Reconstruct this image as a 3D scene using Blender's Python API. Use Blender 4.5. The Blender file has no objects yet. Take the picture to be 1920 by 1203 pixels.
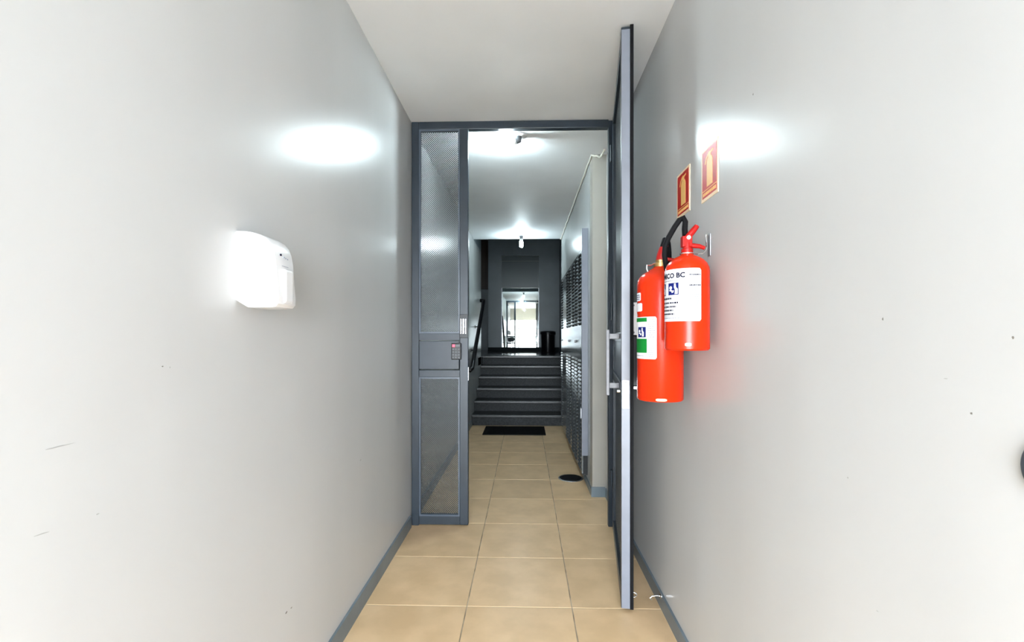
import bpy, bmesh, math, random
from mathutils import Vector, Matrix
random.seed(7)
sc = bpy.context.scene
C = sc.collection
R = math.radians
PI = math.pi

# ---------------------------------------------------------------- camera
cam_d = bpy.data.cameras.new('camera')
cam = bpy.data.objects.new('camera', cam_d)
C.objects.link(cam)
cam_d.sensor_width = 36.0
cam_d.lens = 890.0 / 1920.0 * 36.0
cam_d.shift_y = 29.5 / 1920.0
cam_d.clip_start = 0.02
cam.location = (0, 0, 1.15)
cam.rotation_euler = (R(90), 0, math.atan(25.0 / 890.0))
sc.camera = cam

# ---------------------------------------------------------------- daylight (overcast sky seen through the street entrance)
SKY = 43.0
world = bpy.data.worlds.new('overcast_sky')
sc.world = world
world.use_nodes = True
bg = world.node_tree.nodes['Background']
bg.inputs['Color'].default_value = (.855, .93, 1.0, 1)
bg.inputs['Strength'].default_value = SKY
pl_d = bpy.data.lights.new('entrance_portal', 'AREA')
pl_d.shape = 'RECTANGLE'; pl_d.size = 1.28; pl_d.size_y = 1.94
pl_d.cycles.is_portal = True
pl = bpy.data.objects.new('entrance_portal', pl_d)
C.objects.link(pl)
pl.location = (-.057, -1.97, .97)
pl.rotation_euler = (R(90), 0, R(0))     # shines towards +Y
LAMP1, LAMP2, LAMP3 = 1000., 520., 300.          # emission of the three ceiling lamps, far to near the entrance
LAMP_COL = (.78, .95, 1.0)

vs = sc.view_settings
vs.view_transform = 'Standard'; vs.look = 'None'; vs.gamma = 1.0; vs.use_curve_mapping = False
vs.exposure = 0.27
sc.cycles.max_bounces = 6; sc.cycles.diffuse_bounces = 4; sc.cycles.glossy_bounces = 3; sc.cycles.adaptive_threshold = .04
sc.cycles.sample_clamp_indirect = 8.0

# ---------------------------------------------------------------- materials
def mat(name, col, rough=.5, metal=0., spec=.5, noise=0., nscale=8., bump=0., bscale=120., col2=None, emit=None, es=0., coat=0., stretch=None, trans=0.):
    m = bpy.data.materials.new(name); m.use_nodes = True
    nt = m.node_tree; N = nt.nodes; L = nt.links
    p = N['Principled BSDF']
    p.inputs['Base Color'].default_value = (*col, 1)
    p.inputs['Roughness'].default_value = rough
    p.inputs['Metallic'].default_value = metal
    p.inputs['Specular IOR Level'].default_value = spec
    p.inputs['Coat Weight'].default_value = coat
    p.inputs['Coat Roughness'].default_value = .1
    p.inputs['Transmission Weight'].default_value = trans
    if emit:
        p.inputs['Emission Color'].default_value = (*emit, 1)
        p.inputs['Emission Strength'].default_value = es
    if noise or bump or col2:
        tc = N.new('ShaderNodeTexCoord')
        mp = N.new('ShaderNodeMapping'); L.new(tc.outputs['Object'], mp.inputs['Vector'])
        if stretch: mp.inputs['Scale'].default_value = stretch
        if noise or col2:
            n = N.new('ShaderNodeTexNoise'); n.inputs['Scale'].default_value = nscale; n.inputs['Detail'].default_value = 2.
            L.new(mp.outputs['Vector'], n.inputs['Vector'])
            r = N.new('ShaderNodeMixRGB')
            c2 = col2 or tuple(max(0, c * (1 - noise)) for c in col)
            r.inputs['Color1'].default_value = (*col, 1); r.inputs['Color2'].default_value = (*c2, 1)
            cr = N.new('ShaderNodeValToRGB'); cr.color_ramp.elements[0].position = .38; cr.color_ramp.elements[1].position = .64
            L.new(n.outputs['Fac'], cr.inputs['Fac']); L.new(cr.outputs['Color'], r.inputs['Fac'])
            L.new(r.outputs['Color'], p.inputs['Base Color'])
        if bump:
            n2 = N.new('ShaderNodeTexNoise'); n2.inputs['Scale'].default_value = bscale; n2.inputs['Detail'].default_value = 1.
            L.new(mp.outputs['Vector'], n2.inputs['Vector'])
            b = N.new('ShaderNodeBump'); b.inputs['Strength'].default_value = bump; b.inputs['Distance'].default_value = .002
            L.new(n2.outputs['Fac'], b.inputs['Height']); L.new(b.outputs['Normal'], p.inputs['Normal'])
    return m

GREY = (.30, .29, .27)
M = {}
WALLC = (.53, .53, .525)
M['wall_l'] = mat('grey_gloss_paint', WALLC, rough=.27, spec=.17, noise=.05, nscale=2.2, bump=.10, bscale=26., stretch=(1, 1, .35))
M['wall_in'] = mat('shade_darkened_passage_grey', (.44, .455, .455), rough=.26, noise=.05, nscale=2.5, bump=.08, bscale=26., stretch=(1, 1, .35))  # darker than the corridor walls: the passage's dimness is put into the colour
M['wall_pil'] = mat('warm_grey_pillar_paint', (.33, .315, .28), rough=.4, noise=.06, nscale=4.)
M['wall_hall'] = mat('shade_darkened_hall_slate', (.14, .175, .195), rough=.42, noise=.12, nscale=3., bump=.06, bscale=30.)  # weak light of the stair hall painted in as a darker wall tone
M['wall_end'] = mat('speckled_beige_render', (.48, .45, .38), rough=.8, col2=(.38, .35, .29), nscale=40., bump=.5, bscale=90.)
M['ceil'] = mat('white_ceiling_paint', (.885, .905, .925), rough=.6, noise=.04, nscale=2.5, bump=.06, bscale=40.)
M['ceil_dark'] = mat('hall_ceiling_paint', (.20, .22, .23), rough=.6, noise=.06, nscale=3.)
M['base'] = mat('blue_grey_baseboard_paint', (.145, .185, .215), rough=.35, noise=.15, nscale=9.)
M['steel'] = mat('blue_grey_steel_enamel', (.021, .030, .041), rough=.36, spec=.35, noise=.18, nscale=7., bump=.05, bscale=60.)
M['steel_light'] = mat('pale_blue_grey_enamel', (.060, .078, .104), rough=.34, spec=.4, noise=.10, nscale=7.)
M['strip'] = mat('pale_lavender_grey_enamel', (.17, .185, .225), rough=.35, noise=.08, nscale=9.)
M['mesh'] = mat('expanded_metal_enamel', (.034, .040, .046), rough=.35)
M['rubber'] = mat('black_rubber', (.006, .006, .007), rough=.7, spec=.12)
M['handle'] = mat('dull_grey_handle', (.21, .21, .225), rough=.5, noise=.2, nscale=40.)
M['nosing_glint'] = mat('painted_edge_glint', (.10, .112, .118), rough=.5, noise=.5, nscale=25.)  # thin pale line along each tread edge, a reflection painted as colour
M['black'] = mat('black_plastic', (.004, .004, .005), rough=.28, spec=.25)
M['mat'] = mat('black_coir_mat', (.0035, .0035, .004), rough=.95, bump=.8, bscale=500., spec=.1)
M['chrome'] = mat('chrome', (.82, .83, .85), rough=.16, metal=1.)
M['zinc'] = mat('brushed_zinc', (.40, .41, .44), rough=.42, metal=1., noise=.25, nscale=30.)
M['white'] = mat('white_plastic', (.80, .80, .81), rough=.25)
M['white_enamel'] = mat('white_enamel', (.92, .93, .95), rough=.35, noise=.06, nscale=60.)
M['offwhite'] = mat('offwhite_cable', (.72, .70, .62), rough=.5)
M['red'] = mat('red_lacquer', (.60, .024, .002), rough=.22, coat=.03, spec=.22)
M['red_dark'] = mat('dark_red_lever', (.36, .006, .004), rough=.4, spec=.3)
M['brass'] = mat('aged_brass', (.45, .30, .12), rough=.35, metal=1.)
M['paper'] = mat('label_paper', (.84, .84, .87), rough=.7, spec=.2)
M['ink'] = mat('dark_print', (.012, .012, .03), rough=.8, spec=.1)
M['ink_grey'] = mat('grey_print', (.30, .31, .36), rough=.8, spec=.1)
M['blue'] = mat('blue_print', (.008, .014, .12), rough=.7, spec=.1)
M['green'] = mat('green_print', (.006, .17, .025), rough=.7, spec=.1)
M['sign_red'] = mat('sign_red', (.42, .012, .006), rough=.45)
M['sign_yellow'] = mat('sign_yellow', (.85, .50, .16), rough=.45)
M['sign_edge'] = mat('sign_border_cream', (.92, .72, .48), rough=.45)
M['tile'] = mat('beige_porcelain', (.71, .505, .295), rough=.36, col2=(.61, .425, .238), nscale=7., bump=.03, bscale=20.)
M['grout'] = mat('sandy_grout', (.72, .60, .44), rough=.9, col2=(.52, .42, .30), nscale=4.)
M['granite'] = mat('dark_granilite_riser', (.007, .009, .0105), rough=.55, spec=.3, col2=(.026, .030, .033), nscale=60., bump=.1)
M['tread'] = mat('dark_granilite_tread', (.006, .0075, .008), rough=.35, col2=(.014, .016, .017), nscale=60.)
M['landing'] = mat('polished_dark_stone', (.04, .043, .045), rough=.12, col2=(.07, .073, .075), nscale=20.)
M['dark_base'] = mat('matte_black_skirting', (.016, .020, .022), rough=.8, spec=.1)
M['perf'] = mat('perforated_grey_steel', (.30, .33, .35), rough=.20, metal=.75, noise=.1, nscale=10.)
M['dark_in'] = mat('dark_cabinet_interior', (.02, .022, .024), rough=.8)
M['transom'] = mat('dark_teal_panel', (.040, .062, .068), rough=.35)
M['mirror'] = mat('silvered_glass', (.80, .86, .85), rough=.015, metal=1.)
M['wood'] = mat('dark_brown_wood', (.045, .026, .018), rough=.5, noise=.4, nscale=12., stretch=(1, 1, .1))
for i_, e_ in enumerate((LAMP1, LAMP2, LAMP3)): M['bulb%d' % (i_ + 1)] = mat('glowing_tube', (.9, .95, 1.), rough=.4, emit=LAMP_COL, es=e_)
M['lamp_base'] = mat('lamp_base_plastic', (.10, .11, .12), rough=.4)
M['led'] = mat('red_led_window', (.5, .01, .03), rough=.3, emit=(1., .03, .10), es=1.4)
M['key'] = mat('keypad_key', (.06, .065, .07), rough=.4)
M['pave'] = mat('street_paving', (.66, .65, .63), rough=.9, noise=.2, nscale=3.)
M['gate'] = mat('grey_gate_paint', (.10, .105, .105), rough=.5)

# ---------------------------------------------------------------- mesh helpers
WO = {}   # world (or root-local) origin of every object built
class MB:
    def __init__(s): s.v = []; s.f = []; s.sm = []
    def add(s, v, f, smooth=False):
        o = len(s.v); s.v += [tuple(p) for p in v]
        for q in f: s.f.append(tuple(i + o for i in q)); s.sm.append(smooth)
        return s
    def box(s, x0, x1, y0, y1, z0, z1, bev=0.):
        if bev <= 0:
            v = [(x, y, z) for z in (z0, z1) for y in (y0, y1) for x in (x0, x1)]
            return s.add(v, [(0, 2, 3, 1), (4, 5, 7, 6), (0, 1, 5, 4), (2, 6, 7, 3), (0, 4, 6, 2), (1, 3, 7, 5)])
        bm = bmesh.new(); bmesh.ops.create_cube(bm, size=1.)
        for q in bm.verts: q.co = Vector(((x0 + x1) / 2 + q.co.x * (x1 - x0), (y0 + y1) / 2 + q.co.y * (y1 - y0), (z0 + z1) / 2 + q.co.z * (z1 - z0)))
        bmesh.ops.bevel(bm, geom=bm.edges[:], offset=bev, segments=2, affect='EDGES', profile=.5)
        return s.bm(bm)
    def bm(s, bm, smooth=False):
        bm.verts.index_update()
        s.add([q.co[:] for q in bm.verts], [[q.index for q in f.verts] for f in bm.faces], smooth); bm.free(); return s
    def lathe(s, prof, c=(0, 0, 0), n=32, axis=None):
        """prof = [(r, h)...] bottom to top around +Z (or axis) from c"""
        q = Vector((0, 0, 1)).rotation_difference(Vector(axis).normalized()) if axis else None
        v = []; f = []
        for r, h in prof:
            for i in range(n):
                a = 2 * PI * i / n; p = Vector((max(r, 1e-5) * math.cos(a), max(r, 1e-5) * math.sin(a), h))
                if q: p = q @ p
                v.append(p + Vector(c))
        for k in range(len(prof) - 1):
            for i in range(n):
                j = (i + 1) % n
                f.append((k * n + i, k * n + j, (k + 1) * n + j, (k + 1) * n + i))
        f.append(tuple(range(n - 1, -1, -1))); f.append(tuple((len(prof) - 1) * n + i for i in range(n)))
        return s.add(v, f, True)
    def tube(s, pts, r, n=10, close=False):
        pts = [Vector(p) for p in pts]; v = []; f = []; m = len(pts); up = None
        rs = r if isinstance(r, (list, tuple)) else [r] * m
        for k, p in enumerate(pts):
            a = pts[(k - 1) % m] if (close or k > 0) else p
            b = pts[(k + 1) % m] if (close or k < m - 1) else p
            t = (b - a).normalized()
            if up is None: up = t.orthogonal().normalized()
            up = (up - t * up.dot(t)); up = up.normalized() if up.length > 1e-6 else t.orthogonal().normalized()
            w = t.cross(up)
            for i in range(n):
                g = 2 * PI * i / n; v.append(p + (up * math.cos(g) + w * math.sin(g)) * rs[k])
        for k in range(m if close else m - 1):
            k2 = (k + 1) % m
            for i in range(n):
                j = (i + 1) % n; f.append((k * n + i, k * n + j, k2 * n + j, k2 * n + i))
        if not close: f.append(tuple(range(n - 1, -1, -1))); f.append(tuple((m - 1) * n + i for i in range(n)))
        return s.add(v, f, True)
    def prism(s, poly, fn, a, b):
        """polygon (u,v) swept between depths a and b; fn(u,v,w)->xyz"""
        n = len(poly); v = [fn(u, w, a) for u, w in poly] + [fn(u, w, b) for u, w in poly]
        f = [tuple(range(n - 1, -1, -1)), tuple(range(n, 2 * n))] + [(i, (i + 1) % n, n + (i + 1) % n, n + i) for i in range(n)]
        return s.add(v, f)
    def build(s, name, m, parent=None, origin=None):
        xs, ys, zs = zip(*s.v)
        if origin is None: origin = ((min(xs) + max(xs)) / 2, (min(ys) + max(ys)) / 2, min(zs))
        o = Vector(origin); me = bpy.data.meshes.new(name)
        me.from_pydata([tuple(Vector(p) - o) for p in s.v], [], s.f)
        me.polygons.foreach_set('use_smooth', s.sm)
        bm = bmesh.new(); bm.from_mesh(me); bmesh.ops.recalc_face_normals(bm, faces=bm.faces); bm.to_mesh(me); bm.free()
        if any(s.sm): me.set_sharp_from_angle(angle=R(38))
        me.materials.append(M[m])
        ob = bpy.data.objects.new(name, me); C.objects.link(ob)
        WO[ob.as_pointer()] = o
        ob.location = o - (WO[parent.as_pointer()] if parent else Vector((0, 0, 0)))
        if parent: ob.parent = parent
        return ob

def tag(o, label=None, cat=None, group=None, kind=None):
    if label: o['label'] = label
    if cat: o['category'] = cat
    if group: o['group'] = group
    if kind: o['kind'] = kind
    return o
def thing(name, label, cat, loc, group=None, kind=None, rotz=0., local=False):
    o = bpy.data.objects.new(name, None); C.objects.link(o); o.empty_display_size = .1
    o.location = loc; o.rotation_euler = (0, 0, rotz)
    WO[o.as_pointer()] = Vector((0, 0, 0)) if local else Vector(loc)
    return tag(o, label, cat, group, kind)
def bx(name, m, parent, x0, x1, y0, y1, z0, z1, bev=0.):
    return MB().box(x0, x1, y0, y1, z0, z1, bev).build(name, m, parent)
def struct(name, m, *a): return tag(bx(name, m, None, *a), kind='structure')

# ---------------------------------------------------------------- dimensions
XL, XR, ZC = -.697, .583, 2.46
YE, YF, YP, YH, YB = -1.95, 2.875, 3.43, 6.37, 10.07      # entrance, door frame, pillar, end of low ceiling, back wall
XP = .482                                                  # passage wall right
LZ = .84                                                   # landing height

# ---------------------------------------------------------------- shell
floor = struct('floor', 'grout', XL, XR, YE, 6.16, -.10, -.0015)
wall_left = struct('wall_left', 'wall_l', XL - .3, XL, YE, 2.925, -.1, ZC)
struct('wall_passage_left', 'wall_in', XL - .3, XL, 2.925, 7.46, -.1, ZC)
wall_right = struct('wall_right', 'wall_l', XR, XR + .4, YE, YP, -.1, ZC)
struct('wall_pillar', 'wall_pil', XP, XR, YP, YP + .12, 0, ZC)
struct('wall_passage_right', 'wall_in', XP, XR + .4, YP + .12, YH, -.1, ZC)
struct('ceiling', 'ceil', XL - .4, XR + .5, YE - .05, YH, ZC, 3.38)
struct('wall_entrance', 'wall_end', XL, XR, YE - .02, YE + .13, 1.94, ZC)
struct('baseboard_left', 'base', XL, XL + .010, YE, YF - .03, 0, .072)
struct('baseboard_right', 'base', XR - .010, XR, YE, YP, 0, .062)
struct('baseboard_pillar', 'base', XP - .008, XR - .010, YP - .010, YP, 0, .072)
struct('baseboard_passage_left', 'base', XL, XL + .010, YF + .04, 6.12, 0, .075)
struct('baseboard_passage_right', 'base', XP - .008, XP, YP, 6.12, 0, .05)
struct('ground_street', 'pave', -9, 9, -14, YE, -.14, -.02)

# stair hall
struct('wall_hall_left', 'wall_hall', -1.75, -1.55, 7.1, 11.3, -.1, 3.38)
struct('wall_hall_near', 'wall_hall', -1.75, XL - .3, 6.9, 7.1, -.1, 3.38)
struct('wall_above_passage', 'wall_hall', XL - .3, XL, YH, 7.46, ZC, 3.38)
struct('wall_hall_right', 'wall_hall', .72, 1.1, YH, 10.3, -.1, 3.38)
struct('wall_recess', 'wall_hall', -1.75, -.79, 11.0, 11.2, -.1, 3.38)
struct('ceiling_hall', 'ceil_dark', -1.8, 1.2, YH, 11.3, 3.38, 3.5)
bw = MB()
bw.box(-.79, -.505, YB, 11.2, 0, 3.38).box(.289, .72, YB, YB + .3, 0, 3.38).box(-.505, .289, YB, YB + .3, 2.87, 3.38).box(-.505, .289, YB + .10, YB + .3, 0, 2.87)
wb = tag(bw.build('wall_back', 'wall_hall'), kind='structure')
struct('baseboard_back', 'dark_base', -.79, .72, YB - .012, YB, LZ, LZ + .085)
trim = MB().box(-.79, -.505, YB - .006, YB, 1.560, 1.572).box(.289, .72, YB - .006, YB, 1.560, 1.572).build('trim_1', 'wall_hall'); tag(trim, kind='structure')
struct('floor_landing', 'landing', XL, .72, 8.008, 10.2, LZ - .12, LZ)
struct('floor_recess', 'landing', -1.6, XL, 7.0, 11.1, LZ - .12, LZ - .001)
struct('floor_slab', 'wall_hall', -1.8, 1.2, 6.17, 11.3, -.25, -.005)

# ---------------------------------------------------------------- floor tiles, one object each
TX = [XL, -.2495, .1985, XR]; J = .0022
rows = [2.02 + .4505 * k for k in range(-9, 11)]
tile_cache = {}
def tile(x0, x1, y0, y1):
    w, d = round(x1 - x0, 4), round(y1 - y0, 4)
    if w < .02 or d < .02: return
    if (w, d) not in tile_cache:
        e = .0014; t = 0.
        v = [(-w/2, -d/2, -.006), (w/2, -d/2, -.006), (w/2, d/2, -.006), (-w/2, d/2, -.006),
             (-w/2, -d/2, -e), (w/2, -d/2, -e), (w/2, d/2, -e), (-w/2, d/2, -e),
             (-w/2+e, -d/2+e, t), (w/2-e, -d/2+e, t), (w/2-e, d/2-e, t), (-w/2+e, d/2-e, t)]
        f = [(0, 1, 5, 4), (1, 2, 6, 5), (2, 3, 7, 6), (3, 0, 4, 7), (4, 5, 9, 8), (5, 6, 10, 9), (6, 7, 11, 10), (7, 4, 8, 11), (8, 9, 10, 11)]
        me = bpy.data.meshes.new('tile'); me.from_pydata(v, [], f); me.materials.append(M['tile']); tile_cache[(w, d)] = me
    o = bpy.data.objects.new('tile', tile_cache[(w, d)]); C.objects.link(o); o.parent = floor
    o.location = Vector(((x0 + x1) / 2, (y0 + y1) / 2, 0)) - WO[floor.as_pointer()]
for k in range(len(rows) - 1):
    y0, y1 = max(rows[k], YE), min(rows[k + 1], 6.15)
    if y1 - y0 < .03: continue
    for i in range(3):
        tile(TX[i] + J, TX[i + 1] - J, y0 + J, y1 - J)
M['grout_dark'] = mat('dirty_dark_grout', (.19, .15, .10), rough=.9, col2=(.46, .37, .26), nscale=9.)
for xj in TX[1:3]: bx('grout_joint', 'grout_dark', floor, xj - J, xj + J, YE, 6.15, -.006, -.0012)
# tile pattern varies by world position so that equal tiles differ
nt = M['tile'].node_tree
g = nt.nodes.new('ShaderNodeNewGeometry'); oi = nt.nodes.new('ShaderNodeObjectInfo')
mp = next(n for n in nt.nodes if n.type == 'MAPPING')
for l in list(mp.inputs['Vector'].links): nt.links.remove(l)
ad = nt.nodes.new('ShaderNodeVectorMath'); ad.operation = 'ADD'
nt.links.new(g.outputs['Position'], ad.inputs[0]); nt.links.new(oi.outputs['Random'], ad.inputs[1]); nt.links.new(ad.outputs[0], mp.inputs['Vector'])
mixn = next(n for n in nt.nodes if n.type == 'MIX_RGB'); pn = nt.nodes['Principled BSDF']
hs_ = nt.nodes.new('ShaderNodeHueSaturation'); mr_ = nt.nodes.new('ShaderNodeMapRange')
mr_.inputs['To Min'].default_value = .93; mr_.inputs['To Max'].default_value = 1.05
nt.links.new(oi.outputs['Random'], mr_.inputs['Value']); nt.links.new(mr_.outputs['Result'], hs_.inputs['Value'])
nt.links.new(mixn.outputs['Color'], hs_.inputs['Color']); nt.links.new(hs_.outputs['Color'], pn.inputs['Base Color'])
next(n for n in nt.nodes if n.type == 'TEX_NOISE').inputs['Detail'].default_value = 6

# ---------------------------------------------------------------- scuffs and chips on the paint: thin irregular flakes
M['scuff_dark'] = mat('dark_chip', (.16, .145, .13), rough=.8)
M['scuff_pale'] = mat('grey_scuff', (.34, .335, .32), rough=.7)
def scuffs(wall, x, sgn, spots):
    for (y, z, hy, hz, slope, c) in spots:
        pts = []
        for k in range(10):
            a = 2 * PI * k / 10; q = random.uniform(.5, 1.)
            dy = hy * math.cos(a) * q; pts.append((y + dy, z + dy * slope + hz * math.sin(a) * q))
        MB().prism(pts, lambda u, v, w: (x + sgn * w, u, v), 0., .0004).build('scuff', 'scuff_dark' if c[0] < .31 else 'scuff_pale', wall)
scuffs(wall_left, XL, 1, [
    (.893, 1.093, .003, .0018, 0., GREY), (.912, 1.090, .002, .002, 0., (.42, .41, .39)), (.687, .986, .030, .0011, 0., (.40, .39, .37)), (.664, .866, .015, .0011, -.1, (.38, .37, .35)),
    (1.366, .346, .008, .003, 0., (.22, .16, .12)), (1.395, .343, .006, .002, 0., (.3, .26, .22)), (1.99, .629, .010, .004, 0., (.36, .35, .33)), (.755, .861, .004, .0012, 0., (.45, .44, .42))])
scuffs(wall_right, XR, -1, [
    (.791, 1.179, .0022, .0030, 0., (.20, .19, .18)), (.584, 1.149, .0018, .0020, 0., GREY), (.675, 1.092, .0045, .0009, 0., (.4, .39, .37)),
    (.637, 1.05, .0018, .0017, 0., GREY), (1.232, 1.770, .003, .004, 0., GREY), (.803, .696, .0035, .0012, 0., (.4, .39, .37)), (.875, .895, .003, .002, 0., (.45, .45, .43))])

# ---------------------------------------------------------------- street gate behind the camera (seen in the mirror)
gt = thing('street_gate', 'grey barred street gate glowing with daylight, seen only in the far mirror', 'gate', (-.057, YE + .02, 0))
for x0, x1 in ((XL, XL + .03), (-.335, -.285), (XR - .03, XR)): bx('post', 'gate', gt, x0, x1, YE, YE + .04, 0, 1.94)
for z in (.01, .30, .70, 1.11, 1.51, 1.91): bx('bar', 'gate', gt, XL + .03, XR - .03, YE + .01, YE + .03, z, z + .04)

# ---------------------------------------------------------------- expanded metal sheet
def expanded(u0, u1, v0, v1, fn, wu=.0132, wv=.0125, st=.0021, dp=.0018):
    """diamond lattice between u0..u1, v0..v1 ; fn(u,v,w)->xyz"""
    nu = max(1, round((u1 - u0) / wu)); nv = max(1, round((v1 - v0) / wv)); wu = (u1 - u0) / nu; wv = (v1 - v0) / nv
    mb = MB(); V = mb.v; F = mb.f
    for i in range(nu):
        for j in range(nv):
            cx = u0 + (i + .5) * wu; cy = v0 + (j + .5) * wv
            for (a, b, c, d) in ((-.5, 0, 0, .5), (0, .5, .5, 0), (.5, 0, 0, -.5), (0, -.5, -.5, 0)):
                # each diamond side, thin strip with thickness
                p = (cx + a * wu, cy + b * wv); q = (cx + c * wu, cy + d * wv)
                dx, dy = q[0] - p[0], q[1] - p[1]; l = math.hypot(dx, dy); nx, ny = -dy / l * st / 2, dx / l * st / 2
                o = len(V)
                V += [fn(p[0] + nx, p[1] + ny, -dp), fn(p[0] - nx, p[1] - ny, -dp), fn(q[0] - nx, q[1] - ny, -dp), fn(q[0] + nx, q[1] + ny, -dp),
                      fn(p[0] + nx, p[1] + ny, dp), fn(p[0] - nx, p[1] - ny, dp), fn(q[0] - nx, q[1] - ny, dp), fn(q[0] + nx, q[1] + ny, dp)]
                F += [(o, o + 1, o + 2, o + 3), (o + 7, o + 6, o + 5, o + 4), (o, o + 3, o + 7, o + 4), (o + 1, o + 5, o + 6, o + 2)]
    mb.sm = [False] * len(F)
    return mb
def build_fast(mb, name, m, parent):
    me = bpy.data.meshes.new(name); o = WO[parent.as_pointer()]
    me.from_pydata([(p[0] - o.x, p[1] - o.y, p[2] - o.z) for p in mb.v], [], mb.f); me.materials.append(M[m])
    ob = bpy.data.objects.new(name, me); C.objects.link(ob); ob.parent = parent; ob['kind'] = 'stuff'
    WO[ob.as_pointer()] = o
    return ob

# ---------------------------------------------------------------- door frame with the fixed mesh sidelight
Z1, Z2, Z3, Z4, Z5 = .058, .904, .949, 1.127, 1.170        # bottom rail top, lower mesh top, plate, upper mesh bottom
fr = thing('door_frame', 'blue-grey steel door frame with a narrow mesh sidelight beside the grey passage', 'door frame', (-.05, YF, 0))
y0, y1 = YF, YF + .045
bx('post', 'steel', fr, XL + .004, -.648, y0, y1, 0, ZC - .001, .003)
bx('mullion', 'steel', fr, -.399, -.347, y0, y1, .006, 2.412, .003)
bx('post', 'steel', fr, .502, XR - .002, y0 + .012, y1, 0, ZC - .001, .003)
bx('header', 'steel', fr, -.648, .502, y0, y1, 2.412, ZC - .001, .003)
bx('rail', 'steel', fr, -.648, -.399, y0 + .003, y1 - .003, .006, Z1, .002)
bx('rail', 'steel', fr, -.648, -.399, y0 + .003, y1 - .003, Z2, Z3 - .002, .002)
bx('rail', 'steel', fr, -.648, -.399, y0 + .003, y1 - .003, Z4 + .002, Z5, .002)
pp = bx('plate', 'steel', fr, -.645, -.402, y0 - .006, y0 + .03, Z3 + .004, Z4 - .003, .002)
def bead(u0, u1, v0, v1, w=.010):
    m = MB(); ya, yb = y0 + .002, y0 + .026
    m.box(u0, u0 + w, ya, yb, v0, v1).box(u1 - w, u1, ya, yb, v0, v1).box(u0 + w, u1 - w, ya, yb, v0, v0 + w).box(u0 + w, u1 - w, ya, yb, v1 - w, v1)
    return m.build('glazing_bead', 'steel_light', fr)
bead(-.648, -.399, Z1, Z2); bead(-.648, -.399, Z5, 2.412)
fxz = lambda u, v, w: (u, YF + .022 + w, v)
build_fast(expanded(-.640, -.407, Z1 + .008, Z2 - .008, fxz), 'mesh_screen', 'mesh', fr)
build_fast(expanded(-.640, -.407, Z5 + .008, 2.404, fxz), 'mesh_screen', 'mesh', fr)
bx('strike_plate', 'chrome', fr, -.3475, -.3450, y0 + .004, y0 + .024, .885, .965)
sb = bx('lock_keeper', 'black', fr, -.398, -.347, y0 - .016, y0, 1.143, 1.285, .002)
for x0, x1 in ((-.392, -.385), (-.379, -.369), (-.363, -.357)): bx('chrome_bar', 'chrome', sb, x0, x1, y0 - .021, y0 - .015, 1.168, 1.258, .001)
# keypad on the plate
kp = thing('keypad', 'small black access keypad with a red light on the grey steel plate', 'keypad', (-.416, YF - .006, 1.012))
bx('body', 'black', kp, -.446, -.387, YF - .026, YF - .006, 1.012, 1.112, .004)
bx('display', 'led', kp, -.440, -.424, YF - .0285, YF - .0255, 1.088, 1.104, .001)
bx('display', 'key', kp, -.420, -.394, YF - .0285, YF - .0255, 1.090, 1.103, .001)
for r in range(4):
    for c in range(3): bx('key', 'key', kp, -.439 + c * .0165, -.428 + c * .0165, YF - .029, YF - .0255, 1.020 + r * .0165, 1.030 + r * .0165, .001)

# ---------------------------------------------------------------- open door leaf (local frame: x along the leaf from the hinge, y towards the wall)
HX, HY = .522, 2.862
ang = math.atan2(2.002 - HY, .402 - HX)
DL = math.hypot(HY - 2.002, HX - .402)
dr = thing('door_1', 'open blue-grey steel mesh door leaf standing beside the red fire extinguishers', 'door', (HX, HY, 0), kind='structure', rotz=ang, local=True)
T = .036; ZT = 2.447
bx('stile', 'steel', dr, 0, .05, 0, T, .012, ZT, .003)
bx('stile', 'steel', dr, DL - .05, DL, 0, T, .012, ZT, .003)
for a, b in ((.012, Z1 + .01), (Z2, Z3), (Z4, Z5), (ZT - .045, ZT)): bx('rail', 'steel', dr, .05, DL - .05, .001, T - .001, a, b, .002)
bx('edge_cap', 'strip', dr, DL - .001, DL + .0025, .001, T - .0005, .014, ZT - .012, .0008)
bx('lip', 'rubber', dr, DL - .035, DL + .004, T, T + .014, .012, ZT + .006, .001)
bx('plate', 'steel_light', dr, .05, DL - .05, .008, .026, Z3, Z4)
fl = lambda u, v, w: (u, .018 + w, v)
build_fast(expanded(.05, DL - .05, Z1 + .01, Z2, fl), 'mesh_screen', 'mesh', dr)
build_fast(expanded(.05, DL - .05, Z5, ZT - .045, fl), 'mesh_screen', 'mesh', dr)
for z in (.25, 1.25, 2.2): MB().lathe([(.009, 0), (.009, .10)], (-.004, -.006, z), 14).build('hinge', 'steel', dr)
# pull bar on the passage face
hd = bx('pull_handle', 'handle', dr, DL - .165, DL - .149, -.058, -.043, .885, 1.182, .003)
for z in (.918, 1.140): bx('bracket', 'handle', hd, DL - .167, DL - .147, -.043, 0, z, z + .024, .002)
# lock case and grip on the wall side
lk = bx('lock_case', 'white_enamel', dr, DL - .12, DL - .012, T, T + .046, 1.157, 1.295, .003)
bx('cover_strip', 'zinc', lk, DL - .105, DL - .03, T + .046, T + .050, 1.175, 1.275, .001)
for z in (1.168, 1.282): MB().lathe([(.004, 0), (.004, .003)], (DL - .012, T + .016, z), 10, axis=(1, 0, 0)).build('screw', 'ink_grey', lk)
gp = bx('grip', 'black', dr, DL - .10, DL - .02, T + .006, T + .044, .940, 1.157, .006)
bx('grip_bracket', 'zinc', gp, DL - .075, DL - .045, T, T + .040, .925, .940, .002)
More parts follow.
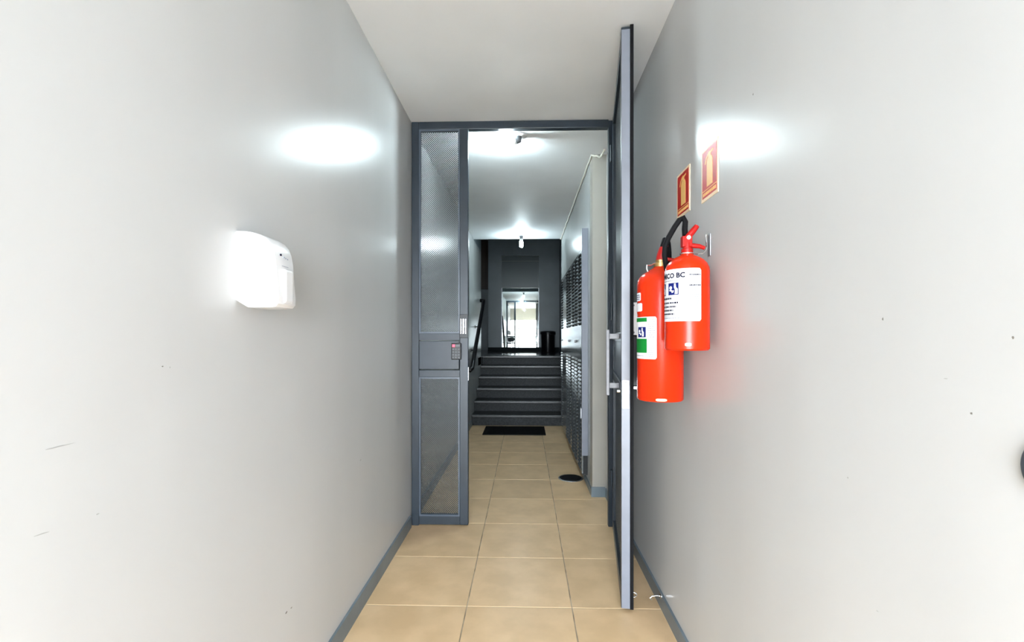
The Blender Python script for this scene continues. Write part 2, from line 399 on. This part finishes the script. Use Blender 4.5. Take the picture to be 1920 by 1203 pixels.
# mortise lock plate in the edge
lp = bx('lock_plate', 'chrome', dr, DL + .0015, DL + .0045, .004, T - .004, .850, .968, .001)
bx('latch_bolt', 'chrome', lp, DL + .004, DL + .012, .011, .025, .895, .925, .002)
MB().lathe([(.006, 0), (.009, .003), (.009, .014), (.006, .017)], (DL - .04, -.017, .918), 16, axis=(0, 1, 0)).build('thumb_turn', 'chrome', dr)
for z in (.858, .960): MB().lathe([(.0035, 0), (.003, .0015)], (DL + .0045, T / 2, z), 10, axis=(1, 0, 0)).build('screw', 'ink_grey', lp)
hk = MB(); hk.tube([(DL - .03, T + .012 + .018 * math.sin(a), .058 + .010 * math.cos(a)) for a in [i * PI / 6 for i in range(10)]], .0025, 8)
hk.build('hook_eye', 'chrome', dr)
# door-holding hook on the wall
hs = thing('hold_open_hook', 'tiny chrome door-holding hook screwed to the grey baseboard', 'hook', (XR - .012, 2.02, .058))
MB().lathe([(.011, 0), (.011, .003), (.006, .006)], (XR - .0102, 2.02, .056), 16, axis=(-1, 0, 0)).build('rosette', 'chrome', hs)
MB().tube([(XR - .012, 2.02, .056), (XR - .03, 2.02, .058), (XR - .05, 2.018, .056), (XR - .058, 2.016, .049), (XR - .052, 2.014, .043)], .003, 8).build('hook_arm', 'chrome', hs)

# ---------------------------------------------------------------- white dispenser on the left wall
YD0, YD1 = 1.126, 1.217
ds = thing('wall_dispenser', 'white plastic hand dispenser with a curved front on the grey wall', 'dispenser', (XL, (YD0 + YD1) / 2, 1.222))
prof = [(0, 1.405), (.020, 1.4045), (.040, 1.402), (.058, 1.3965), (.073, 1.388), (.084, 1.375), (.091, 1.358), (.095, 1.335), (.098, 1.29), (.102, 1.245), (.101, 1.230), (.094, 1.2225), (.082, 1.221), (.030, 1.2205), (.0, 1.2385)]
bm = bmesh.new()
ra = [bm.verts.new((XL + d, YD0, z)) for d, z in prof]; rb = [bm.verts.new((XL + d, YD1, z)) for d, z in prof]
bm.faces.new(ra); bm.faces.new(rb[::-1])
for i in range(len(prof)): bm.faces.new((ra[i], rb[i], rb[(i + 1) % len(prof)], ra[(i + 1) % len(prof)]))
bmesh.ops.recalc_face_normals(bm, faces=bm.faces)
eds = [e for e in bm.edges if abs(e.verts[0].co.y - e.verts[1].co.y) < 1e-6 and max(e.verts[0].co.x, e.verts[1].co.x) > XL + .045]
bmesh.ops.bevel(bm, geom=eds, offset=.010, segments=4, affect='EDGES', profile=.5, clamp_overlap=True)
MB().bm(bm, True).build('body', 'white', ds)
bx('front_pocket', 'white', ds, XL + .085, XL + .1065, YD0 + .026, YD1 - .020, 1.232, 1.318, .007)
bx('seam', 'ink_grey', ds, XL + .0955, XL + .0967, YD0 + .03, YD1 - .030, 1.3245, 1.3255)
MB().lathe([(.0028, 0), (.0028, .003)], (XL + .0915, YD0 + .030, 1.352), 12, axis=(1, 0, 0)).build('sensor_dot', 'ink', ds)
for k in range(3): bx('print_mark', 'ink_grey', ds, XL + .0915, XL + .0945, YD0 + .041 + k * .009, YD0 + .046 + k * .009, 1.346 - k * .0012, 1.3495 - k * .0012)

# ---------------------------------------------------------------- round blue-grey cover on the right wall, at the picture's edge
cv = thing('wall_cover', 'round blue-grey cover plate on the wall, cut by the picture edge', 'cover plate', (XR, .524, 1.0))
MB().lathe([(.038, 0), (.038, .002), (.034, .005), (.0, .007)], (XR, .5360, 1.001), 40, axis=(-1, 0, 0)).build('plate', 'steel_light', cv)
MB().lathe([(.004, 0), (.0035, .002)], (XR - .007, .5360, 1.001), 12, axis=(-1, 0, 0)).build('screw', 'zinc', cv)

# ---------------------------------------------------------------- extinguisher signs
def sign(ya, yb, za, zb, label):
    t = thing('safety_sign', label, 'sign', (XR, (ya + yb) / 2, za), group='extinguisher signs')
    w, h = yb - ya, zb - za
    fn = lambda u, v, d: (XR - d, yb - u * w, za + v * h)      # u to the right as read, v up
    quad = lambda u0, u1, v0, v1: [(u0, v0), (u1, v0), (u1, v1), (u0, v1)]
    MB().prism(quad(0, 1, 0, 1), fn, .0, .0022).build('backing', 'sign_edge', t)
    MB().prism(quad(.07, .93, .06, .95), fn, .0022, .0028).build('red_field', 'sign_red', t)
    pic = [(.36, .24), (.70, .24), (.70, .70), (.665, .755), (.60, .785), (.60, .82), (.74, .845), (.73, .875), (.57, .865), (.52, .885), (.45, .865), (.31, .80), (.24, .70), (.275, .685), (.34, .775), (.45, .82), (.45, .785), (.395, .755), (.36, .70)]
    MB().prism(pic, fn, .0028, .0034).build('pictogram', 'sign_yellow', t)
    st = MB()
    st.prism(quad(.07, .93, .185, .2), fn, .0028, .0034)
    u = .12
    while u < .86:
        l = random.uniform(.03, .07); st.prism(quad(u, u + l, .095, .155), fn, .0028, .0034); u += l + .022
    st.build('print_strip', 'sign_yellow', t)
sign(1.448, 1.583, 1.588, 1.756, 'red and yellow extinguisher sign nearer the camera, touching the white glare on the wall')
sign(1.696, 1.836, 1.597, 1.762, 'red and yellow extinguisher sign farther back, above the black hose')

# ---------------------------------------------------------------- fire extinguishers
def text_polys(s, size):
    cu = bpy.data.curves.new('t', 'FONT'); cu.body = s; cu.size = size; cu.resolution_u = 2; cu.offset = size * .042
    ob = bpy.data.objects.new('t', cu); C.objects.link(ob)
    dg = bpy.context.evaluated_depsgraph_get(); me = ob.evaluated_get(dg).to_mesh()
    v = [(q.co.x, q.co.y) for q in me.vertices]; f = [tuple(p.vertices) for p in me.polygons]
    ob.evaluated_get(dg).to_mesh_clear(); bpy.data.objects.remove(ob); bpy.data.curves.remove(cu)
    return v, f
class Wrap:
    """flat print wrapped on a cylinder: u = arc length to the reader's right of the camera-facing line, z = height"""
    def __init__(s, c, r, phi): s.c, s.r, s.phi = c, r, phi
    def p(s, u, z, d): a = s.phi + u / s.r; return (s.c[0] + (s.r + d) * math.cos(a), s.c[1] + (s.r + d) * math.sin(a), z)
    def rect(s, mb, u0, u1, z0, z1, d, n=None, rc=0.):
        n = n or max(1, int(abs(u1 - u0) / .006))
        V = []; F = []
        for i in range(n + 1):
            u = u0 + (u1 - u0) * i / n
            e = 0.
            if rc:
                k = min(u - u0, u1 - u)
                if k < rc: e = rc - math.sqrt(max(0, rc * rc - (rc - k) ** 2))
            V += [s.p(u, z0 + e, d), s.p(u, z1 - e, d)]
        for i in range(n): F.append((2 * i, 2 * i + 2, 2 * i + 3, 2 * i + 1))
        mb.add(V, F, True); return mb
    def poly(s, mb, pts, d): mb.add([s.p(u, z, d) for u, z in pts], [tuple(range(len(pts)))]); return mb
    def lines(s, mb, u0, u1, z, h, d, gap=.002, full=.9):
        u = u0
        while u < u0 + (u1 - u0) * full:
            l = random.uniform(.002, .006); s.rect(mb, u, min(u + l, u1), z, z + h, d, 1); u += l + random.uniform(.0008, gap)
        return mb
    def text(s, mb, txt, size, u, z, d, align='L'):
        v, f = text_polys(txt, size); w = max(q[0] for q in v)
        o = u - w if align == 'R' else u
        mb.add([s.p(o + q[0], z + q[1], d) for q in v], f); return mb
def build_flat(mb, name, m, parent):    # keep open print surfaces as they are
    return mb.build(name, m, parent)

# --- A: the nearer, smaller one
A = (.4965, 1.472); ra_ = .0655
ea = thing('fire_extinguisher', 'smaller red fire extinguisher with a white label and black hose', 'fire extinguisher', (A[0], A[1], 1.108), group='fire extinguishers on the wall')
b = MB().lathe([(.050, 1.108), (.061, 1.109), (ra_, 1.114), (ra_, 1.348), (.0640, 1.360), (.0590, 1.372), (.050, 1.383), (.037, 1.392), (.024, 1.398), (.018, 1.402), (.0165, 1.412)], (A[0], A[1], 0), 56)
body_a = b.build('cylinder', 'red', ea)
WA = Wrap(A, ra_, math.atan2(-A[1], -A[0]))
la = WA.rect(MB(), -.126, .041, 1.196, 1.352, .0006, 40, .006).build('label', 'paper', ea)
pm = MB()
WA.text(pm, 'PÓ QUÍMICO BC', .0205, -.0055, 1.326, .0012, 'R')
for z, e in ((1.262, -.045), (1.2490, -.016), (1.2375, -.024), (1.2265, -.033), (1.2155, -.030)): WA.lines(pm, -.12, e, z, .0052, .0012)
for k, z in enumerate((1.331, 1.300)): WA.lines(pm, .006, .039, z, .0035, .0012, .001, 1.)
WA.rect(pm, .0022, .0032, 1.197, 1.351, .0012)
pm.build('print', 'ink', la)
pg_ = MB()
for z in (1.3235, 1.267, 1.2105): WA.rect(pg_, -.12, .0, z, z + .0008, .0012)
for k in range(22): WA.lines(pg_, .007, .037, 1.204 + k * .0063, .0022, .0012, .002, random.uniform(.5, 1.))
for z in (1.3165, 1.2045): WA.lines(pg_, -.11, -.01, z, .0028, .0012)
pg_.build('fine_print', 'ink_grey', la)
pb = WA.rect(MB(), -.060, -.024, 1.275, 1.311, .0012); WA.rect(pb, -.112, -.076, 1.275, 1.311, .0012)
pb.build('pictogram', 'blue', la)
pw = MB()
def figure(W, mb, u, z, k, d):     # bent white figure holding a nozzle, in a k-sized square with corner (u, z)
    W.poly(mb, [(u + k * (.27 + .15 * math.cos(t)), z + k * (.60 + .15 * math.sin(t))) for t in [i * PI / 6 for i in range(12)]], d)
    W.poly(mb, [(u + k * a, z + k * b) for a, b in ((.10, .42), (.34, .44), (.52, .34), (.62, .40), (.56, .22), (.40, .16), (.34, .30), (.14, .34))], d)
    W.poly(mb, [(u + k * a, z + k * b) for a, b in ((.62, .95), (.76, .95), (.80, .62), (.93, .50), (.93, .06), (.66, .06), (.70, .40), (.60, .62))], d)
figure(WA, pw, -.060, 1.275, .036, .0016)
pw2 = MB(); figure(WA, pw2, -.112, 1.275, .036, .0016); pw2.build('pictogram_figure', 'paper', la)
pw.build('pictogram_figure', 'paper', la)
bt = WA.rect(MB(), -.006, .012, 1.122, 1.132, .0006, 4, .002).build('tag', 'sign_edge', ea); bt['label'] = 'small pale tag near the base'
# valve, levers, gauge, hose
MB().lathe([(.0175, 1.408), (.0175, 1.418), (.013, 1.420), (.013, 1.436), (.010, 1.444)], (A[0], A[1], 0), 20).build('neck_ring', 'red_dark', ea)
vb = MB().box(A[0] - .017, A[0] + .013, A[1] - .012, A[1] + .012, 1.424, 1.458, .003); vb.build('valve', 'red_dark', ea)
MB().tube([(A[0] - .016, A[1], 1.430), (A[0] + .015, A[1] - .002, 1.429), (A[0] + .036, A[1] - .003, 1.427), (A[0] + .052, A[1] - .003, 1.421)], [.007, .008, .007, .0055], 10).build('lower_lever', 'red_dark', ea)
MB().tube([(A[0] - .010, A[1], 1.440), (A[0] + .002, A[1] - .002, 1.456), (A[0] + .018, A[1] - .003, 1.475), (A[0] + .029, A[1] - .003, 1.489)], [.008, .0095, .0095, .008], 10).build('upper_lever', 'red_dark', ea)
MB().lathe([(.0065, 0), (.0065, .003), (.0055, .005)], (A[0] + .001, A[1] - .012, 1.452), 18, axis=(-.3, -1, 0)).build('gauge', 'white', ea)
hz = [(A[0] - .002, A[1] + .012, 1.462), (A[0] - .001, A[1] + .018, 1.485), (A[0] + .002, A[1] + .022, 1.508), (A[0] - .002, A[1] + .028, 1.522), (A[0] - .012, A[1] + .034, 1.517), (A[0] - .026, A[1] + .040, 1.495), (A[0] - .042, A[1] + .046, 1.465), (A[0] - .052, A[1] + .050, 1.440), (A[0] - .054, A[1] + .052, 1.41), (A[0] - .046, A[1] + .058, 1.37), (A[0] - .030, A[1] + .074, 1.33), (A[0] - .0, A[1] + .080, 1.25)]
MB().tube(hz, [.0085] * 8 + [.008] * 4, 12).build('hose', 'rubber', ea)

# --- B: the farther, larger one
B = (.480, 1.705); rb_ = .0795
eb = thing('fire_extinguisher', 'taller red fire extinguisher with a green and white label, hung lower', 'fire extinguisher', (B[0], B[1], .925), group='fire extinguishers on the wall')
MB().lathe([(.066, .925), (.075, .926), (rb_, .932), (rb_, 1.335), (.0775, 1.349), (.071, 1.362), (.060, 1.373), (.045, 1.383), (.030, 1.391), (.022, 1.396), (.020, 1.406)], (B[0], B[1], 0), 56).build('cylinder', 'red', eb)
WB = Wrap(B, rb_, math.atan2(-B[1], -B[0]))
lb = WB.rect(MB(), -.150, -.011, 1.073, 1.219, .0006, 34, .006).build('label', 'paper', eb); lb['label'] = 'white and green instruction label'
WB.rect(MB(), -.150, -.046, 1.202, 1.216, .0012).build('green_band', 'green', lb); WB.rect(MB(), -.150, -.046, 1.094, 1.143, .0012).build('green_band', 'green', lb)
bb = WB.rect(MB(), -.092, -.050, 1.148, 1.184, .0012); bb.build('pictogram', 'blue', lb)
wf = MB(); figure(WB, wf, -.090, 1.149, .034, .0016)
wf.build('pictogram_figure', 'paper', lb)
fp = WB.rect(MB(), -.0455, -.0445, 1.074, 1.218, .0012)
for k in range(18):
    if k == 7: continue
    WB.lines(fp, -.041, -.014, 1.080 + k * .0075, .0024, .0012, .002, random.uniform(.55, 1.))
WB.lines(fp, -.14, -.05, 1.082, .003, .0012)
fp.build('fine_print', 'ink_grey', lb)
s2 = WB.rect(MB(), -.125, -.067, 1.239, 1.268, .0006, 12, .003).build('sticker', 'paper', eb)
s3 = WB.rect(MB(), -.125, -.075, 1.276, 1.305, .0006, 12, .003).build('sticker', 'paper', eb)
sm = MB()
for k in range(3): WB.lines(sm, -.122, -.078, 1.281 + k * .007, .003, .0012)
sm.build('print', 'blue', s3)
bt2 = WB.rect(MB(), -.014, .022, .930, .939, .0008, 6, .002).build('tag', 'sign_edge', eb); bt2['label'] = 'small pale tag near the base'
MB().lathe([(.023, 1.398), (.023, 1.412), (.017, 1.414), (.017, 1.422)], (B[0], B[1], 0), 22).build('neck_ring', 'brass', eb)
MB().tube([(B[0] + .000, B[1], 1.418), (B[0] + .004, B[1], 1.440), (B[0] + .012, B[1], 1.466)], [.016, .016, .0145], 12).build('valve', 'red_dark', eb)
MB().tube([(B[0] - .002, B[1] - .004, 1.432), (B[0] + .010, B[1] - .010, 1.452), (B[0] + .018, B[1] - .012, 1.474)], [.008, .009, .008], 10).build('upper_lever', 'red_dark', eb)
MB().tube([(B[0] - .012, B[1] + .002, 1.424), (B[0] + .02, B[1] - .01, 1.424), (B[0] + .05, B[1] - .012, 1.421)], [.007, .007, .006], 10).build('lower_lever', 'red_dark', eb)
MB().tube([(B[0] + .010, B[1] + .004, 1.462), (B[0] + .016, B[1] + .006, 1.482), (B[0] + .021, B[1] + .010, 1.497), (B[0] + .028, B[1] + .016, 1.498), (B[0] + .034, B[1] + .022, 1.485), (B[0] + .040, B[1] + .032, 1.455), (B[0] + .045, B[1] + .045, 1.41), (B[0] + .05, B[1] + .075, 1.35), (B[0] + .05, B[1] + .090, 1.2)], [.012, .0115, .011, .0105, .010, .010, .010, .010, .010], 12).build('hose', 'rubber', eb)
MB().tube([(B[0] - .048, B[1] - .02, 1.379), (B[0] - .052, B[1] - .02, 1.39), (B[0] - .052, B[1] - .02, 1.402), (B[0] - .040, B[1] - .018, 1.402), (B[0] - .02, B[1] - .012, 1.412)], .003, 8).build('safety_pin', 'chrome', eb)

# --- wall bracket of the nearer extinguisher
wk = thing('wall_bracket', 'bent chrome wire bracket holding the smaller extinguisher to the wall', 'bracket', (XR, 1.52, 1.40))
bx('plate', 'zinc', wk, XR - .003, XR, 1.508, 1.528, 1.405, 1.475, .001)
MB().tube([(XR - .004, 1.517, 1.468), (XR - .012, 1.512, 1.472), (XR - .016, 1.505, 1.462), (XR - .016, 1.500, 1.438), (XR - .018, 1.495, 1.420), (XR - .030, 1.490, 1.409), (XR - .050, 1.488, 1.405), (A[0] + .019, A[1] + .010, 1.404)], .0027, 8).build('wire', 'chrome', wk)
MB().tube([(A[0] + .0195 * math.cos(a), A[1] + .0195 * math.sin(a), 1.404) for a in [i * 2 * PI / 20 for i in range(20)]], .0025, 8, True).build('collar', 'chrome', wk)
wk2 = thing('wall_bracket', 'chrome wire bracket behind the neck of the taller extinguisher', 'bracket', (XR, 1.75, 1.38))
bx('plate', 'zinc', wk2, XR - .003, XR, 1.715, 1.745, 1.37, 1.44, .001)
MB().tube([(XR - .004, 1.73, 1.42), (XR - .02, 1.725, 1.41), (XR - .05, 1.715, 1.404), (B[0] + .0245, B[1], 1.403)], .003, 8).build('wire', 'chrome', wk2)

# ---------------------------------------------------------------- ceiling lamps
def lamp(label, loc, tilt, bulb, group='bare ceiling lamps'):
    """loc = centre of the round base on the ceiling; tilt = direction the bulb points"""
    x, y, z = loc
    t = thing('ceiling_lamp', label, 'lamp', (x, y, z - .02), group=group)
    MB().lathe([(.0, 0), (.048, 0), (.056, .003), (.058, .008), (.055, .010)], (x, y, z - .010), 28).build('base_plate', 'white', t)
    d = Vector(tilt).normalized(); p0 = Vector((x, y, z - .010)); p1 = p0 + Vector((0, 0, -.026))
    MB().tube([p0, p1, p1 + d * .012], [.024, .022, .019], 14).build('socket', 'lamp_base', t)
    c = p1 + d * .012
    MB().lathe([(.017, 0), (.022, .006), (.022, .028), (.018, .034)], c, 16, axis=d).build('ballast', 'white', t)
    c2 = c + d * .036; e1 = d.orthogonal().normalized(); e2 = d.cross(e1); sp = []
    for i in range(29):
        a = i / 28 * 3.5 * 2 * PI; sp.append(c2 + d * (.068 * i / 28) + (e1 * math.cos(a) + e2 * math.sin(a)) * .019)
    MB().tube(sp, .0055, 6).build('bulb', bulb, t)
    return t
lamp('bare spiral lamp glaring just behind the door frame header', (-.047, 3.09, ZC), (-1, -.05, -.22), 'bulb1')
lamp('bare spiral lamp hanging above the foot of the stairs', (-.052, 6.12, ZC), (0, 0, -1), 'bulb2')
lamp('bare spiral lamp over the street entrance, seen only in the far mirror', (-.05, -.85, ZC), (0, 0, -1), 'bulb3')

# ---------------------------------------------------------------- drain, mat, cable
dn = thing('floor_drain', 'round black floor drain cover set in the beige tiles', 'drain', (.369, 3.874, 0))
MB().lathe([(.101, -.003), (.101, .002), (.097, .004), (.090, .004)], (.369, 3.874, 0), 40).build('rim', 'zinc', dn)
dg_ = MB().lathe([(.089, .002), (.089, .0055), (.084, .006)], (.369, 3.874, 0), 40); dg_.build('cover', 'black', dn)
for k in range(5):
    w = math.sqrt(.075 ** 2 - (-.05 + k * .025) ** 2)
    bx('slot', 'rubber', dn, .369 - w, .369 + w, 3.874 - .053 + k * .025, 3.874 - .047 + k * .025, .005, .0075)
mt = thing('door_mat', 'thin black rectangular mat at the foot of the stairs', 'mat', (-.13, 5.8, 0))
bx('pad', 'mat', mt, -.50, .237, 5.55, 6.045, .0005, .012, .003)
me_ = MB(); me_.box(-.503, .240, 5.545, 5.556, .0003, .0105).box(-.503, .240, 6.039, 6.05, .0003, .0105).box(-.503, -.493, 5.556, 6.039, .0003, .0105).box(.230, .240, 5.556, 6.039, .0003, .0105)
me_.build('border', 'rubber', mt)
cp = [(XR - .03, YP - .10, ZC - .006), (.545, YP - .012, ZC - .014), (.53, YP - .008, ZC - .022), (.512, YP - .008, ZC - .012), (.495, YP - .008, ZC - .014), (XP - .006, YP - .006, ZC - .007)]
for k in range(1, 30): cp.append((XP - .009 + .0015 * math.sin(k * 2.1), YP + .10 * k, ZC - .010 - .0015 * (1 + math.cos(k * 1.7))))
cb = MB().tube(cp, .0075, 7).build('loose_cable', 'offwhite', None); tag(cb, 'thin offwhite cable running along the ceiling corner over the pillar', 'cable')

# ---------------------------------------------------------------- perforated cabinet on the passage wall
XC = .438
cab = thing('meter_cabinet', 'tall louvred grey metal cabinet along the passage wall before the stairs', 'cabinet', (XC + .02, 4.72, .08))
bx('carcass', 'dark_in', cab, XC + .010, XP, 3.69, 5.78, .08, 1.82)
bx('edge_strip', 'strip', cab, XC - .004, XP, 3.662, 3.690, .235, 1.985, .002)
ys = [3.692, 4.215, 4.82, 5.78]
for k in range(3):
    a, b_ = ys[k] + .003, ys[k + 1] - .003
    p = MB().box(XC, XC + .010, a, b_, .09, 1.815).build('door', 'perf', cab)
    lv = MB(); sl = MB(); wl = min(.20, (b_ - a) * .36)
    for cy in (a + .025 + wl / 2, b_ - .025 - wl / 2):
        z = .11
        while z < 1.80:
            if not (.955 < z < 1.245):
                y0_, y1_ = cy - wl / 2, cy + wl / 2
                lv.add([(XC, y0_, z + .018), (XC, y1_, z + .018), (XC - .011, y1_ - .008, z + .004), (XC - .011, y0_ + .008, z + .004), (XC, y0_, z + .004), (XC, y1_, z + .004)], [(0, 1, 2, 3), (0, 3, 4), (1, 5, 2)])
                sl.box(XC - .0012, XC, y0_ + .002, y1_ - .002, z - .008, z + .004)
            z += .030
    o1 = lv.build('louvre', 'perf', p); o1['kind'] = 'stuff'
    o2 = sl.build('slot', 'dark_in', p); o2['kind'] = 'stuff'
    MB().lathe([(.012, 0), (.012, .006), (.009, .010)], (XC, b_ - .05, 1.11), 14, axis=(-1, 0, 0)).build('knob', 'zinc', p)
bx('top_rail', 'perf', cab, XC - .002, XP, 3.69, 5.78, 1.815, 1.83)
bx('hinge', 'zinc', cab, XC - .014, XC - .004, 3.668, 3.684, .52, .60, .002)

# ---------------------------------------------------------------- stairs
st = thing('staircase', 'six dark speckled stone steps rising at the end of the passage', 'stairs', (-.1, 6.15, 0))
for k in range(6):
    ya = 6.15 + .31 * k; za = .14 * k
    x1 = XP - .001 if ya < YH - .3 else .718
    x1 = XP - .001 if k == 0 else x1
    yb = ya + .33
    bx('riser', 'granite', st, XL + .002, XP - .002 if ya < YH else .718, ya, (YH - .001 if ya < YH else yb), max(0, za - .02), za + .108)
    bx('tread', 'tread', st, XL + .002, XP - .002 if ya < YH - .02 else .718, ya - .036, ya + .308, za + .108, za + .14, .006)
    bx('nosing_glint', 'nosing_glint', st, XL + .002, XP - .002 if ya < YH - .02 else .718, ya - .038, ya - .020, za + .1335, za + .1412, .003)
hr = thing('handrail', 'black metal handrail climbing the wall beside the stairs', 'handrail', (-.63, 6.4, .8))
rp = [(-.690, 5.56, .755), (-.65, 5.56, .755), (-.632, 5.60, .775), (-.632, 6.2, 1.115), (-.632, 7.12, 1.645), (-.632, 7.20, 1.69), (-.632, 7.24, 1.70), (-.65, 7.26, 1.705), (-.692, 7.27, 1.705)]
MB().tube(rp, .026, 12).build('rail', 'black', hr)
for t in (.28, .62):
    yy = 5.6 + (7.2 - 5.6) * t; zz = .775 + (1.69 - .775) * t
    MB().tube([(-.632, yy, zz - .01), (-.640, yy, zz - .05), (-.692, yy, zz - .055)], .008, 8).build('bracket', 'black', hr)
    MB().lathe([(.025, 0), (.022, .006)], (XL + .0005, yy, zz - .055), 16, axis=(1, 0, 0)).build('rosette', 'black', hr)

# ---------------------------------------------------------------- landing: mirror, transom panel, bin, brown panel
mr = thing('wall_mirror', 'tall mirror on the landing reflecting the bright street gate', 'mirror', (-.108, YB + .05, .925))
bx('pane', 'mirror', mr, -.50, .284, YB + .03, YB + .036, .925, 2.185)
for x0, x1 in ((-.505, -.494), (.279, .289)): bx('frame_side', 'zinc', mr, x0, x1, YB + .018, YB + .04, .925, 2.185)
bx('sill', 'dark_base', mr, -.505, .289, YB + .005, YB + .10, LZ, .925)
tp = thing('transom_panel', 'dark teal panel above the landing mirror', 'panel', (-.108, YB + .05, 2.185))
bx('board', 'transom', tp, -.505, .289, YB + .05, YB + .10, 2.185, 2.87)
bx('lower_rail', 'transom', tp, -.505, .289, YB + .018, YB + .05, 2.185, 2.215)
bx('upper_rail', 'transom', tp, -.505, .289, YB + .03, YB + .05, 2.76, 2.785)
bn = thing('trash_bin', 'round black lidded bin on the landing beside the mirror', 'bin', (.452, 9.5, LZ))
MB().lathe([(.10, 0), (.128, .001), (.130, .01), (.136, .355), (.130, .358)], (.452, 9.5, LZ), 36).build('drum', 'black', bn)
MB().lathe([(.140, .352), (.152, .355), (.154, .395), (.148, .412), (.110, .424), (.0, .428)], (.452, 9.5, LZ), 36).build('lid', 'black', bn)
wp = thing('wood_panel', 'dark brown wooden panel hanging in the gap beyond the wall end', 'panel', (-.93, 10.8, 2.3))
bx('board', 'wood', wp, -1.06, -.80, 10.9, 10.998, 2.25, 3.36)
bx('edge_strip', 'wood', wp, -.84, -.80, 10.86, 10.9, 2.25, 3.36)
